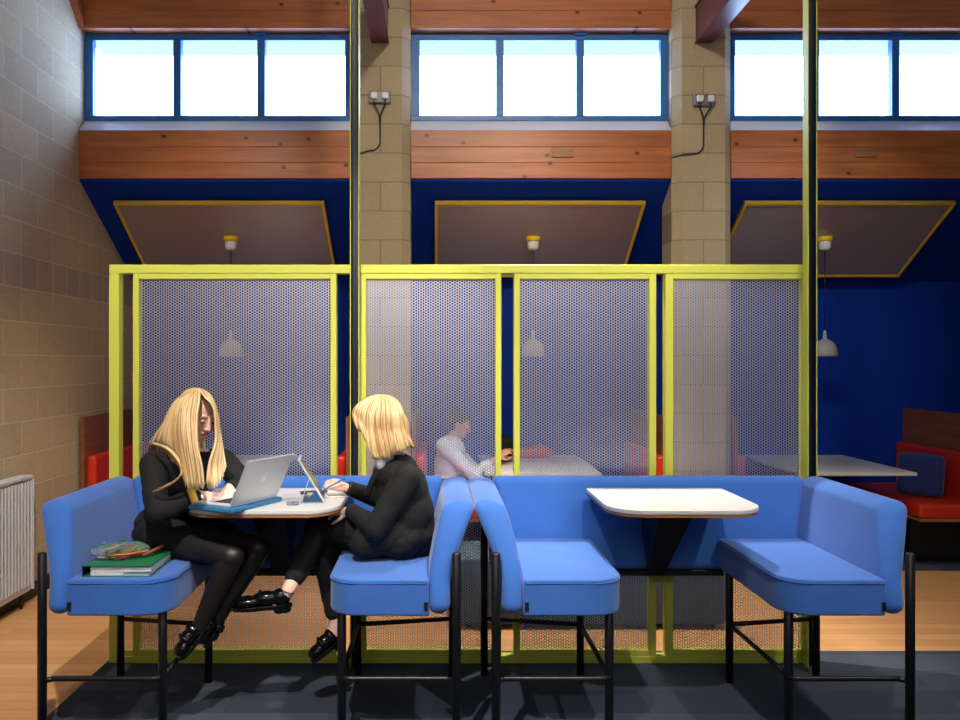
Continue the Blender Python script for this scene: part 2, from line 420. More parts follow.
# ------------------------------------------------------------------ booths at the back: benches and tables
def bench(side, xb, lab):
    """side +1: backrest at high x (faces left)"""
    s = side; t = thing('booth_bench', (xb, 6.9, 0), lab, 'bench', 'red booth benches along the back')
    def bx(a, c): return (min(xb-s*a, xb-s*c), max(xb-s*a, xb-s*c))
    obj('backboard', B(*bx(0, .03), 6.30, 7.49, .10, 1.21, .003, 1), 'bench_wood', t)
    obj('back_cushion', B(*bx(.03, .11), 6.33, 7.48, .50, .90, .03, 4), 'red', t, wn=True)
    obj('seat_cushion', B(*bx(.035, .58), 6.31, 7.48, .405, .52, .03, 4), 'red', t, wn=True)
    obj('seat_board', B(*bx(.03, .57), 6.32, 7.48, .38, .405), 'ply_edge', t)
    obj('base', B(*bx(.03, .50), 6.57, 7.48, .006, .38), 'black_metal', t)
    return t
bench(-1, WX+.03, 'red booth bench with wood backboard against the left block wall')
bench(1, -.69, 'red booth bench on the left side of the left pier, behind the screen')
bench(-1, -.2, 'red booth bench on which the person in the white shirt sits')
bench(1, 1.85, 'red booth bench at the left of the middle pier, seen through the screen')
bench(-1, 2.34, 'red booth bench at the right of the middle pier, behind the perforated screen')
bench(1, 4.39, 'red booth bench with wood backboard at the far right, beside the navy cushion')
def back_table(cx, lab):
    t = thing('booth_table', (cx, 6.9, 0), lab, 'table', 'white tables in the back booths')
    obj('tabletop', B(cx-.46, cx+.46, 6.31, 7.49, .745, .772, .003, 1), 'laminate', t)
    obj('pedestal', tube(NB(), [(cx, 6.9, .02), (cx, 6.9, .745)], .035, 16), 'black_metal', t)
    obj('foot_plate', lathe(NB(), (cx, 6.9, .006), [(.25, 0), (.25, .012), (.05, .02)], 32), 'black_metal', t)
back_table(-1.77, 'white booth table in the left bay, hidden behind the girl with long hair')
back_table(.84, 'white booth table in the middle bay, in front of the person in the white shirt')
back_table(3.33, 'white booth table with a square corner, right of the screen')
o = obj('cushion', None or box(NB(), -.18, .18, -.055, .055, -.175, .175, .05, 5, fn=lambda c: V((c.x, c.y*(1.15-2.5*(c.x**2+c.z**2)), c.z))), 'cushion_blue', wn=True)
o.location = (4.06, 6.72, .70); o.rotation_euler = (-.12, .0, math.radians(-55)); setp(o, 'navy blue scatter cushion leaning on the red bench at the far right', 'cushion')
# low grey ottoman between the screen and the back booths
t = thing('ottoman', (.96, 5.17, 0), 'long low slate grey ottoman behind the perforated screen', 'ottoman')
obj('body', B(.14, 1.78, 4.92, 5.42, .03, .44, .02, 3), 'grey_fabric', t, wn=True)
for fx in (.2, 1.72):
    for fy in (4.98, 5.36): obj('foot', tube(NB(), [(fx, fy, 0), (fx, fy, .035)], .02, 10), 'black_metal', t)
# red bag on middle booth table, crumpled jacket
o = obj('pouch', box(NB(), .55, 1.05, 7.20, 7.38, .772, .87, .04, 4, cuts={'x': [.65, .75, .85, .95]}, fn=lambda c: c+V((0, 0, .02*math.sin(c.x*22)*(c.z > .8)))), 'red', wn=True)
setp(o, 'orange red pouch lying on the middle booth table behind the screen', 'pouch')
o = obj('rucksack', box(NB(), .50, .66, 6.95, 7.15, .772, 1.0, .05, 4, cuts={'z': [.82, .87, .92]}, fn=lambda c: c+V((.02*math.sin(c.z*30), 0, 0))), 'black_cloth', wn=True)
setp(o, 'small black bag standing on the middle booth table', 'bag')

# ------------------------------------------------------------------ radiator, sockets
t = thing('radiator', (-2.76, 4.6, 0), 'white panel radiator with vertical ribs on the left block wall', 'radiator')
b = B(-2.80, -2.735, 3.9, 5.39, .11, .87, .008, 2)
for k in range(37): box(b, -2.737, -2.722, 3.93+k*.04, 3.952+k*.04, .15, .85, .006, 1)
obj('panel', b, 'radiator', t)
b = B(-2.81, -2.72, 3.89, 5.395, .865, .888, .005, 1); box(b, -2.80, -2.715, 5.385, 5.395, .12, .87)
obj('casing', b, 'radiator', t)
for yy in (5.33, 4.0): obj('pipe', tube(NB(), [(-2.77, yy, .0), (-2.77, yy, .12)], .01, 8), 'black_metal', t)
for yy in (4.2, 5.1): obj('wall_bracket', B(-2.838, -2.80, yy, yy+.03, .3, .7), 'black_metal', t)
def socket(pc, px, py, lab, lab2, ex):
    p = at(px, py, 6.27)
    t = thing('power_socket', (p.x, 6.28, p.z), lab, 'socket', 'double sockets high on the piers')
    obj('back_box', B(p.x-.085, p.x+.085, 6.25, 6.289, p.z-.05, p.z+.045, .008, 2), 'grey_plastic', t)
    for s in (-1, 1):
        obj('plug', box(NB(), p.x+s*.042-.025, p.x+s*.042+.025, 6.215, 6.25, p.z-.028, p.z+.025, .01, 2), 'white_plastic', t)
    cb = NB()
    for s in (-1, 1):
        tube(cb, smoothpath([(p.x+s*.042, 6.235, p.z-.025), (p.x+s*.04, 6.24, p.z-.07), (p.x+s*.008, 6.27, p.z-.13), (p.x+.002*s, 6.278, p.z-.2)]), .006, 6)
    tube(cb, smoothpath([(p.x, 6.278, p.z-.18), (p.x, 6.28, p.z-.32), (p.x-.005, 6.28, p.z-.37), (p.x-.04, 6.28, p.z-.41), (p.x-.1, 6.28, p.z-.42)]+ex), .006, 6)
    setp(obj('power_cable', cb, 'black_rubber'), lab2, 'cable', 'cables on the piers')
socket(PC[0], 380, 97, 'grey double power socket with two plugs on the left pier', 'black cable hanging from the socket on the left pier', [(-.60, 6.28, 3.28), (-.63, 6.29, 3.28)])
socket(PC[1], 704, 100, 'grey double power socket with two plugs on the middle pier', 'black cable hanging from the socket on the middle pier', [(1.93, 6.28, 3.27), (1.87, 6.345, 3.265)])

# ------------------------------------------------------------------ perforated screen
SY0, SY1 = 4.36, 4.42
pxX = lambda x, d=4.39: (x-CX)*d/FPX
scr = thing('screen_divider', (.12, 4.39, 0), 'tall lime yellow framed divider with perforated metal panels behind the blue booths', 'divider screen')
ZT = 2.18
def bar(x0, x1, z0, z1, y0=SY0, y1=SY1, name='frame_bar', b=.003):
    return obj(name, B(x0, x1, y0, y1, z0, z1, b, 1), 'lime', scr)
XL, XR = pxX(111), pxX(808)
bar(XL, XL+.055, .045, ZT-.048, name='frame_post'); bar(XR-.032, XR-.0, .045, ZT-.048, name='frame_post')
bar(XL, XR, ZT-.048, ZT, name='top_rail'); bar(XL, XR, .006, .045, name='bottom_rail')
panels = [(134.5, 337, 140.5, 331), (361.5, 501, 366.5, 495), (513.5, 655, 519.5, 648), (664, 802.5, 672, 800.5)]
def perforated(x0, x1, z0, z1, y):
    """sheet with a triangular lattice of hexagonal holes, one mesh"""
    pz = .0153; pxp = pz*math.sqrt(3)/2; b_v = []; b_f = []
    R = pz/math.sqrt(3); r = .0062
    nx = int((x1-x0)/pxp)-0; nz = int((z1-z0)/pz)
    x0 += ((x1-x0)-nx*pxp)/2; key = {}
    def vert(p):
        k = (round(p[0]*20000), round(p[1]*20000))
        if k not in key: key[k] = len(b_v); b_v.append((p[0], y, p[1]))
        return key[k]
    ang = [k*PI/3 for k in range(6)]
    for i in range(nx):
        for j in range(nz):
            cx = x0+(i+.5)*pxp; cz_ = z0+(j+.5+(.5 if i % 2 else 0))*pz
            if cz_ > z1-.002: continue
            o = [vert((cx+R*math.cos(a), cz_+R*math.sin(a))) for a in ang]
            n0 = len(b_v); b_v.extend([(cx+r*math.cos(a), y, cz_+r*math.sin(a)) for a in ang])
            for k in range(6):
                b_f.append((o[k], o[(k+1) % 6], n0+(k+1) % 6, n0+k))
    return b_v, b_f
for k, (a, b_, c, d) in enumerate(panels):
    X0, X1, M0, M1 = map(pxX, (a, b_, c, d))
    y0, y1 = SY0+.004, SY1-.006
    zt, zb = ZT-.048, .045
    fb = NB()
    box(fb, X0, M0, y0, y1, zb, zt, .002, 1); box(fb, M1, X1, y0, y1, zb, zt, .002, 1)
    box(fb, M0, M1, y0, y1, zt-.03, zt, .002, 1); box(fb, M0, M1, y0, y1, zb, zb+.03, .002, 1)
    fr = obj('panel_frame', fb, 'lime', scr)
    vs, fs = perforated(M0-.004, M1+.004, zb+.026, zt-.026, SY0+.022)
    me = bpy.data.meshes.new('perforated_sheet'); off = OFF[scr.name]
    me.from_pydata([(x-off.x, y-off.y, z-off.z) for x, y, z in vs], [], fs); me.materials.append(MT['mesh'])
    so = bpy.data.objects.new('perforated_sheet', me); C.objects.link(so); so.parent = fr
    sd = so.modifiers.new('thick', 'SOLIDIFY'); sd.thickness = .0015; sd.offset = 0
for a, b_ in ((655, 664), (501, 513.5), (337, 350)):
    bar(pxX(a), pxX(b_), .445, .49, SY0+.01, SY1-.01, name='spacer')
bar(XL+.05, pxX(134.5), .045, .075, SY0+.01, SY1-.01, name='spacer')
# U channel posts floor to ceiling
def channel(x0, x1, lab):
    t = thing('channel_post', ((x0+x1)/2, 4.32, 0), lab, 'post', 'tall steel channel posts')
    y0, y1 = 4.292, 4.352
    obj('web', B(x0+.004, x1-.004, y1-.01, y1, .006, 5.5), 'navy_steel', t)
    for s, xx in ((1, x0), (-1, x1)):
        f = obj('flange', B(min(xx, xx+s*.004), max(xx, xx+s*.004), y0, y1, .006, 5.5), 'lime', t)
        obj('inner_lining', B(min(xx+s*.004, xx+s*.007), max(xx+s*.004, xx+s*.007), y0+.003, y1-.01, .006, 5.5), 'navy_steel', f)
channel(-.467, -.418, 'tall lime and navy channel post in front of the left pier')
channel(1.990, 2.040, 'tall lime and navy channel post at the right end of the screen')

# ------------------------------------------------------------------ blue booths
CB = 1.119
def make_booth():
    t = thing('booth_sofa', (CB, 3.8, 0), 'blue high booth seat on the right, empty, with black tubular legs', 'booth seat', 'blue booths with black legs')
    ss = lambda q: max(0, min(1, q))**1.3
    lean = lambda z: .125*ss((z-.72)/.32)
    zc = {'z': [.64, .68, .72, .76, .80, .84, .88, .92, .95, .98, 1.0]}
    for s in (-1, 1):
        def deform(c, s=s):
            k = lean(c.z)*(.57+.42*max(0, min(1, (c.x-.751)/.097))); t_ = max(0, (c.z-.607)/.433); wgt = max(0, 1-(c.y-3.33)/.6)
            return V((CB+s*(c.x+k), c.y+.19*t_**1.8*wgt+.09*t_**1.5*max(0, (c.y-3.7)/.5), c.z))
        b = box(NB(), .751, .848, 3.335, 4.22, .590, 1.04, .046, 7, cuts=dict(zc, y=[3.45, 3.6, 3.8, 4.0]), fn=deform)
        obj('armrest', b, 'blue', t, wn=True)
        # seat pad, rounded at the inner front corner
        poly = rrect(.331, .757, 3.338, 4.13, (.13, .012, .01, .01), 10)
        poly = [(CB+s*x, y) for x, y in poly]
        st = obj('seat', prism(NB(), poly, .590, .742, .018, 3), 'blue', t, wn=True)
        pr = [(CB+s*x, y, .7265) for x, y in rrect(.3296, .7582, 3.3366, 4.131, (.131, .012, .01, .01), 10)]
        pr = [p for p in pr if p[1] < 4.12]
        if s < 0: pass
        k0 = max(range(len(pr)), key=lambda i: (pr[i][1], abs(pr[i][0]-CB) < .5))
        left = sorted([p for p in pr if abs(p[0]-CB) <= .4597], key=lambda p: -p[1])
        path = [(CB+s*.3296, 4.11, .7265)]+left+[(CB+s*.745, 3.3366, .7265)]
        obj('seam', tube(NB(), path, .0022, 6), 'blue', st)
        ym = {'fo': (.871, 3.365, .844), 'fi': (.383, 3.42, .60), 'ro': (.871, 4.2, .80), 'ri': (.383, 4.11, .60)}
        for k, (x, y, z) in ym.items():
            lg = obj('leg', tube(NB(), [(CB+s*x, y, .006), (CB+s*x, y, z), (CB+s*x, y, z+.006)], [.019, .019, .013], 16), 'black_metal', t, wn=False)
        b = tube(NB(), smoothpath([(CB+s*.383, 3.42, .309), (CB+s*.395, 3.40, .309), (CB+s*.42, 3.392, .309), (CB+s*.80, 3.392, .309), (CB+s*.84, 3.385, .309), (CB+s*.871, 3.365, .309)], 4), .0115, 10)
        obj('footrest', b, 'black_metal', t)
        obj('side_bar', tube(NB(), [(CB+s*.383, 3.42, .309), (CB+s*.383, 4.11, .302)], .0115, 10), 'black_metal', t)
        obj('rear_bar', tube(NB(), [(CB+s*.383, 4.11, .302), (CB+s*.871, 4.2, .302)], .0115, 10), 'black_metal', t)
        obj('care_tag', B(CB+s*.744-.008, CB+s*.744+.008, 3.333, 3.3372, .615, .65), 'black_rubber', t)
    def dback(c):
        k = lean(c.z); t_ = max(0, (c.z-.607)/.433)
        k *= .57
        return V((CB+(c.x-CB)*(1+k/.76), c.y+.09*t_**1.5, c.z))
    b = box(NB(), CB-.757, CB+.757, 4.125, 4.215, .575, 1.043, .034, 5, cuts=zc, fn=dback)
    obj('backrest', b, 'blue', t, wn=True)
    obj('rail', B(CB-.36, CB+.36, 4.12, 4.16, .548, .576, .003, 1), 'black_metal', t)
    return t
booth = make_booth()
dup(booth, (-1.909, 0, 0), 'blue high booth seat on the left where two girls in black sit')
def make_table():
    t = thing('table', (CB, 3.8, .57), 'small white table with wooden edge fixed in the empty right booth', 'table', 'small white booth tables')
    poly = rrect(CB-.35, CB+.35, 3.515, 4.14, (.17, .17, .02, .02), 12)
    obj('tabletop', prism(NB(), poly, .979, .998, .003, 2), 'laminate', t)
    poly2 = rrect(CB-.347, CB+.347, 3.518, 4.137, (.167, .167, .02, .02), 12)
    obj('edge_band', prism(NB(), poly2, .964, .979, .003, 2), 'ply_edge', t)
    b = prism(NB(), [(CB-.04, .575), (CB+.04, .575), (CB+.085, .964), (CB-.085, .964)], 3.96, 4.11, M4=Matrix(((1,0,0,0),(0,0,1,0),(0,1,0,0),(0,0,0,1))))
    for v in b.verts:
        if v.co.z > .9 and v.co.y < 4: v.co.y = 3.72
        elif v.co.y < 4: v.co.y = 4.07
    obj('bracket', b, 'black_metal', t)
    return t
tb = make_table()
dup(tb, (-1.909, 0, 0), 'small white table with wooden edge between the two girls, holding a laptop')

# ------------------------------------------------------------------ items on table and seat
TZ = .998
def laptop():
    w = V((.45, .893, 0)).normalized(); d = V((w.y, -w.x, 0)); up = V((0,0,1))
    # sleeve under it
    c = V((-.893, 3.455, TZ))
    sl = c-d*.235-w*.012
    setp(obj('laptop_sleeve', obox(NB(), sl, d, w, up, .255, .35, .022, .006, 2), 'case_blue', origin=sl), 'flat blue sleeve under the silver laptop', 'laptop sleeve')
    h = c+up*.0225
    t = thing('laptop', h, 'open silver laptop with pale logo in front of the long haired girl', 'laptop')
    base0 = h-d*.225
    obj('base', obox(NB(), base0, d, w, up, .225, .325, .012, .004, 2), 'aluminium', t)
    kb = NB()
    for i in range(5):
        for j in range(13): obox(kb, base0+d*(.105+i*.019)+w*(.03+j*.0205)+up*.012, d, w, up, .016, .017, .0015)
    kk = obj('keyboard', kb, 'key', t)
    obj('trackpad', obox(NB(), base0+d*.015+w*.11+up*.012, d, w, up, .075, .105, .0008), 'silver', t)
    tl = math.radians(26); lu = (up*math.cos(tl)+d*math.sin(tl)); ln = (d*math.cos(tl)-up*math.sin(tl))
    lo = h+up*.012-d*.004
    lid = obj('lid', obox(NB(), lo, w, lu, ln, .325, .218, .006, .0028, 2), 'aluminium', t)
    obj('screen', obox(NB(), lo+w*.012+lu*.014-ln*.0006, w, lu, ln, .301, .19, .0012), 'lit_screen', lid)
    # pale apple-like mark: body and leaf
    cc = lo+w*.1625+lu*.112+ln*.0062
    def blob(pts, z=.0012):
        M4 = Matrix(((w.x, lu.x, ln.x, cc.x), (w.y, lu.y, ln.y, cc.y), (w.z, lu.z, ln.z, cc.z), (0,0,0,1)))
        return prism(NB(), pts, 0, z, M4=M4)
    pts = []
    for k in range(40):
        a = 2*PI*k/40; r = .0215*(1-.10*abs(math.sin(a))**8*(1 if math.sin(a) > 0 else .6))
        x, y = r*math.cos(a), r*1.04*math.sin(a)
        if (x-.026)**2+(y-.003)**2 < .0105**2: x = .026-math.sqrt(max(.0105**2-(y-.003)**2, 0))
        pts.append((x, y-.003))
    lg = obj('logo', blob(pts), 'logo', lid)
    leaf = [(.001+.0115*math.cos(a)*.5+.002, .0285+.0085*math.sin(a)) for a in [2*PI*k/14 for k in range(14)]]
    leaf = [(x+(y-.028)*.6, y) for x, y in leaf]
    obj('logo_leaf', blob(leaf), 'logo', lg)
laptop()
def tablet():
    w = V((-.12, .99, 0)).normalized(); s = V((w.y, -w.x, 0)); up = V((0,0,1))   # s points right, toward the reader
    o = at(324, 503, 3.70); o.z = TZ+.003
    t = thing('tablet', o, 'tablet standing in a folded pale blue cover on the table', 'tablet')
    tl = math.radians(31); lu = (up*math.cos(tl)-s*math.sin(tl)); ln = (s*math.cos(tl)+up*math.sin(tl))
    obj('body', obox(NB(), o, w, lu, ln, .175, .232, .007, .002, 2), 'aluminium', t)
    obj('screen', obox(NB(), o+w*.008+lu*.008+ln*.0068, w, lu, ln, .159, .216, .0008), 'dark_screen', t)
    obj('cover', obox(NB(), o-ln*.003, w, lu, ln, .175, .232, .003), 'tablet_cover', t)
    a = o+lu*.13-ln*.003; bpt = V((o.x, o.y, TZ+.002))-s*.105
    dirn = (a-bpt); L = dirn.length; dirn.normalize()
    obj('stand_flap', obox(NB(), bpt, w, dirn, dirn.cross(w)*-1, .175, L, .003), 'tablet_cover', t)
    obj('stand_base', obox(NB(), bpt, w, s, up, .175, .10, .0025), 'tablet_cover', t)
    # folded dark triangle closing the near side
    q0, q1, q2 = V((o.x, o.y, TZ+.005))-s*.004+w*.004, bpt+w*.004+s*.012+up*.003, o+lu*.065-ln*.004+w*.004
    b = NB(); f = [b.verts.new(p) for p in (q0, q1, q2)]; g = [b.verts.new(p+w*.003) for p in (q0, q1, q2)]
    b.faces.new(f); b.faces.new(g[::-1])
    for i in range(3): b.faces.new((f[i], g[i], g[(i+1) % 3], f[(i+1) % 3]))
    obj('folded_corner', b, 'tablet_dark', t)
tablet()
o = obj('phone', obox(NB(), (-.67, 3.93, TZ), V((.97,.25,0)), V((-.25,.97,0)), V((0,0,1)), .14, .07, .008, .003, 2), 'dark_screen'); setp(o, 'dark phone lying on the table behind the laptop', 'phone')
t = thing('notebook', (-.52, 3.86, TZ), 'open white notebook under the writing hand of the girl in the blazer', 'notebook')
for k, (u, nm) in enumerate(((V((.98,.2,0)), 'page'), (V((-.98,-.2,0)), 'page'))):
    b = obox(NB(), (-.52, 3.84, TZ), u, V((-.2,.98,0)), V((0,0,1)), .10, .16, .008, .003, 2)
    obj(nm, b, 'paper', t)
obj('page_corner', tube(NB(), smoothpath([(-.47, 3.87, TZ+.009), (-.45, 3.92, TZ+.02), (-.44, 3.97, TZ+.011)]), .006, 8, flat=.4), 'paper', t)
o = obj('glass', lathe(NB(), (-.66, 3.66, TZ), [(.028, 0), (.03, .012), (.029, .013), (.003, .006)], 20), 'clear'); setp(o, 'small clear dish on the table between laptop and tablet', 'dish')
# green ring binder and pencil pouch on left seat
SZ = .742
def binder():
    o = V((-1.50, 3.385, SZ)); u = V((1,.02,0)).normalized(); v = V((-.02,1,0)); up = V((0,0,1))
    t = thing('ring_binder', o, 'green ring binder thick with papers on the left blue seat', 'binder')
    obj('back_cover', obox(NB(), o, u, v, up, .29, .33, .003), 'green', t)
    pb = NB(); random.seed(3)
    for k in range(11):
        a = random.uniform(0, .006); obox(pb, o+u*(.028+a)+v*(.006+random.uniform(0, .006))+up*(.0035+k*.0036), u, v, up, .245+random.uniform(0, .012), .31, .0031)
    obj('papers', pb, 'paper', t)
    obj('spine', obox(NB(), o-u*.003, u, v, up, .003, .33, .046, .001, 1), 'navy_steel', t)
    obj('front_cover', obox(NB(), o+up*.0435, u, v, up, .29, .33, .003), 'green', t)
    obj('divider_page', obox(NB(), o+u*.17+v*.002+up*.018, u, v, up, .115, .315, .0015), 'case_blue', t)
    obj('ring_rivet', lathe(NB(), o+u*.235+v*.20+up*.0465, [(.006, 0), (.006, .004), (.002, .006)], 12), 'silver', t)
    for q in (.07, .2): obj('ring', tube(NB(), [o+u*.006+v*q+up*.02, o+u*.024+v*q+up*.041], .003, 8), 'silver', t)
    # pouch
    pz = SZ+.0465
    c = o+u*.11+v*.13; t2 = thing('pencil_pouch', (c.x, c.y, pz), 'clear pencil pouch full of coloured pens lying on the green binder', 'pencil case')
    b = NB(); bmesh.ops.create_uvsphere(b, u_segments=24, v_segments=14, radius=1)
    for q in b.verts:
        x, y, z = q.co; q.co = V((c.x+(x*.118)*1+y*.02, c.y+y*.062+x*.03, pz+.038+z*.037*(1-.35*abs(x))+.006*math.sin(x*9+y*7)))
        q.co.z = max(q.co.z, pz+.001)
    obj('clear_bag', b, 'clear', t2, smooth=True)
    obj('zip', tube(NB(), smoothpath([(c.x-.118, c.y-.03, pz+.022), (c.x-.05, c.y-.055, pz+.026), (c.x+.04, c.y-.045, pz+.028), (c.x+.118, c.y+.02, pz+.03)]), .004, 6), 'pen_orange', t2)
    cols = ['pen_red', 'pen_orange', 'pen_pink', 'pen_green', 'pen_yellow', 'pen_blue', 'white_plastic', 'black_rubber']
    for k in range(13):
        a = random.uniform(-.55, .75); L = random.uniform(.035, .07); pc = V((c.x+random.uniform(-.04, .04), c.y+random.uniform(-.03, .02), pz+.012+random.uniform(0, .045)))
        dr = V((math.cos(a), math.sin(a), random.uniform(-.3, .3)))
        p = obj('pen', tube(NB(), [pc-dr*L, pc-dr*L*.9, pc+dr*L*.85, pc+dr*L], [.002, .0045, .0045, .0035], 8), cols[k % 8])
        setp(p, 'coloured pen inside the clear pouch on the green binder', 'pen', 'pens inside the clear pouch')
    p0 = V((c.x+.10, c.y+.0, pz+.012)); p = obj('marker', tube(NB(), [p0, p0+V((.055, .09, .02))], .008, 10), 'bench_wood')
    setp(p, 'dark brown marker leaning beside the pencil pouch on the binder', 'pen')
binder()

# ------------------------------------------------------------------ people
def ell(b, c, r, s=None, f=None, u=None, seg=18):
    s = V(s) if s is not None else V((1,0,0)); f = V(f) if f is not None else V((0,1,0)); u = V(u) if u is not None else V((0,0,1))
    t = NB(); bmesh.ops.create_uvsphere(t, u_segments=seg, v_segments=seg*2//3, radius=1)
    for v in t.verts: v.co = V(c)+s*v.co.x*r[0]+f*v.co.y*r[1]+u*v.co.z*r[2]
    merge(b, t)
def cap(b, p0, p1, r0, r1, n=14, side=None, flat=1.0):
    """tapered capsule, optionally flattened across 'side'"""
    p0 = V(p0); p1 = V(p1); ax = (p1-p0); L = ax.length; ax.normalize(); s, u = frame(ax, side)
    rings = []; prof = []
    for k in range(5): a = -PI/2+PI/2*(k+.6)/5; prof.append((math.cos(a)*r0, math.sin(a)*r0))
    for k in range(1, 4): prof.append((r0+(r1-r0)*k/4, L*k/4))
    for k in range(5): a = PI/2*(k+.4)/5; prof.append((math.cos(a)*r1, L+math.sin(a)*r1))
    for r, z in prof: rings.append([b.verts.new(p0+ax*z+s*math.cos(2*PI*k/n)*r+u*math.sin(2*PI*k/n)*r*flat) for k in range(n)])
    for i in range(len(rings)-1):
        for k in range(n): b.faces.new((rings[i][k], rings[i][(k+1) % n], rings[i+1][(k+1) % n], rings[i+1][k]))
    b.faces.new(rings[0][::-1]); b.faces.new(rings[-1])
def chain(b, pts, rs, **k):
    for i in range(len(pts)-1): cap(b, pts[i], pts[i+1], rs[i], rs[i+1], **k)
def organic(name, b, mat, parent, vox=.006, sm=4, disp=0, dsize=.08):
    o = obj(name, b, mat, parent)
    r = o.modifiers.new('remesh', 'REMESH'); r.mode = 'VOXEL'; r.voxel_size = vox; r.use_smooth_shade = True
    s = o.modifiers.new('smooth', 'SMOOTH'); s.factor = .5; s.iterations = sm
    if disp:
        tx = bpy.data.textures.new(name+'_folds', 'CLOUDS'); tx.noise_scale = dsize; tx.noise_depth = 2
        d = o.modifiers.new('folds', 'DISPLACE'); d.texture = tx; d.strength = disp; d.mid_level = .5; d.texture_coords = 'LOCAL'
    return o
def hand(b, wrist, d, n, curl=.5, thumb=1, sc=1.0, spread=.07):
    """d: finger direction, n: back-of-hand normal, thumb: +1/-1 side"""
    d = V(d).normalized(); n = (V(n)-d*V(n).dot(d)).normalized(); s = d.cross(n)*thumb; w = V(wrist)
    cap(b, w-d*.01, w+d*.03*sc, .021*sc, .024*sc, side=n, flat=1.0)
    for q in (-.024, -.008, .008, .024): cap(b, w+d*.022*sc+s*q*.6*sc, w+d*.08*sc+s*q*sc, .015*sc, .0115*sc)
    for q, L, cz_ in ((.027, .066, 0), (.009, .076, .05), (-.0095, .07, .1), (-.027, .054, .15)):
        p = w+d*.08*sc+s*q*sc; a = curl*.5+cz_*.3; dd = d+s*q*spread*30*.05
        for k, (fl, r0, r1) in enumerate(((.45, .0088, .0082), (.3, .0082, .0075), (.25, .0075, .0064))):
            dir_ = (dd*math.cos(a)-n*math.sin(a)).normalized(); p2 = p+dir_*L*fl*sc*1.1
            cap(b, p, p2, r0*sc, r1*sc, n=10); p = p2; a += curl
    p = w+d*.025*sc+s*.022*sc-n*.006
    p1 = p+(d*.6+s*.75-n*.25).normalized()*.042*sc; p2 = p1+(d*.9+s*.25-n*.35).normalized()*.03*sc; p3 = p2+(d*.95-s*.05-n*.45).normalized()*.022*sc
    chain(b, [p, p1, p2, p3], [.0125*sc, .0105*sc, .0092*sc, .0075*sc], n=10)
def head(b, c, f, u, sc=1.0):
    """adds skull, jaw, face and ears; returns the frame"""
    f = V(f).normalized(); u = (V(u)-f*V(u).dot(f)).normalized(); s = f.cross(u)
    P = lambda a, bb, cc: V(c)+s*a*sc+f*bb*sc+u*cc*sc
    ell(b, P(0, -.012, .022), (.072*sc, .092*sc, .090*sc), s, f, u)
    ell(b, P(0, .030, -.02), (.060*sc, .060*sc, .075*sc), s, f, u)
    ell(b, P(0, .040, -.062), (.042*sc, .046*sc, .040*sc), s, f, u)
    ell(b, P(0, .072, -.088), (.019*sc, .016*sc, .016*sc), s, f, u)
    for q in (-1, 1):
        ell(b, P(q*.036, .060, -.028), (.024*sc, .026*sc, .026*sc), s, f, u)
        ell(b, P(q*.028, .078, .022), (.022*sc, .012*sc, .009*sc), s, f, u)
        ell(b, P(q*.073, -.006, -.012), (.007*sc, .018*sc, .029*sc), s, f, u)
    cap(b, P(0, .086, .012), P(0, .106, -.028), .008*sc, .0095*sc)
    for q in (-1, 1): ell(b, P(q*.009, .096, -.032), (.008*sc, .009*sc, .007*sc), s, f, u)
    ell(b, P(0, .080, -.058), (.024*sc, .014*sc, .012*sc), s, f, u)
    return P, s, f, u
def face_parts(P, s, f, u, par, sc=1.0, down=.4):
    for q in (-1, 1):
        b = NB(); ell(b, P(q*.030, .0765, .004), (.0125*sc, .0125*sc, .0115*sc), s, f, u); e = obj('eye', b, 'eye_white', par, smooth=True)
        b = NB(); ell(b, P(q*.029, .0875, -.001), (.0052*sc, .0025*sc, .0052*sc), s, f, u); obj('iris', b, 'iris', e, smooth=True)
        b = NB(); ell(b, P(q*.030, .0785, .0065), (.0138*sc, .0128*sc, .0105*sc), s, f, u); obj('eyelid', b, 'skin', par, smooth=True)
        b = tube(NB(), smoothpath([P(q*.016, .0905, .001), P(q*.029, .0925, -.002), P(q*.042, .085, .001)], 4), .0011, 6); obj('eyelashes', b, 'iris', par)
        b = tube(NB(), smoothpath([P(q*.014, .0905, .026), P(q*.030, .0925, .031), P(q*.046, .082, .026)], 4), .002, 6, flat=.6); obj('eyebrow', b, 'brow', par)
    b = NB(); ell(b, P(0, .0925, -.0545), (.019*sc, .005*sc, .0035*sc), s, f, u); ell(b, P(0, .0915, -.0610), (.016*sc, .0055*sc, .0042*sc), s, f, u)
    obj('lips', b, 'lips', par, smooth=True)
def strands(b, guides, n, r=(.0035, .0012), jit=.006, djit=.01, steps=5):
    """guides: 3D polylines of equal length; strands interpolate between neighbours"""
    G = [[V(p) for p in g] for g in guides]
    for i in range(n):
        t = random.uniform(0, len(G)-1-1e-6); k = int(t); fr = t-k
        jd = V((random.uniform(-1, 1)*jit, random.uniform(-1, 1)*djit, random.uniform(-1, 1)*jit))
        end = random.uniform(.78, 1.08)
        pts = []
        m_ = len(G[k])
        for q in range(m_):
            p = G[k][q].lerp(G[k+1][q], fr)
            w = q/(m_-1); p = p+jd*(.25+.75*w)+V((math.sin(i*1.7+q)*.0025, math.cos(i*2.3+q)*.0025, 0))
            pts.append(p)
        pts[-1] = pts[-2].lerp(pts[-1], end)
        sp = smoothpath(pts, steps); L = len(sp)
        rad = [max(.0007, r[0]+(r[1]-r[0])*max(0, (j/(L-1)-.55)/.45)) * (1 if j else .6) for j in range(L)]
        tube(b, sp, rad, 5, mi=random.choice((0, 0, 1, 1, 1, 2)))
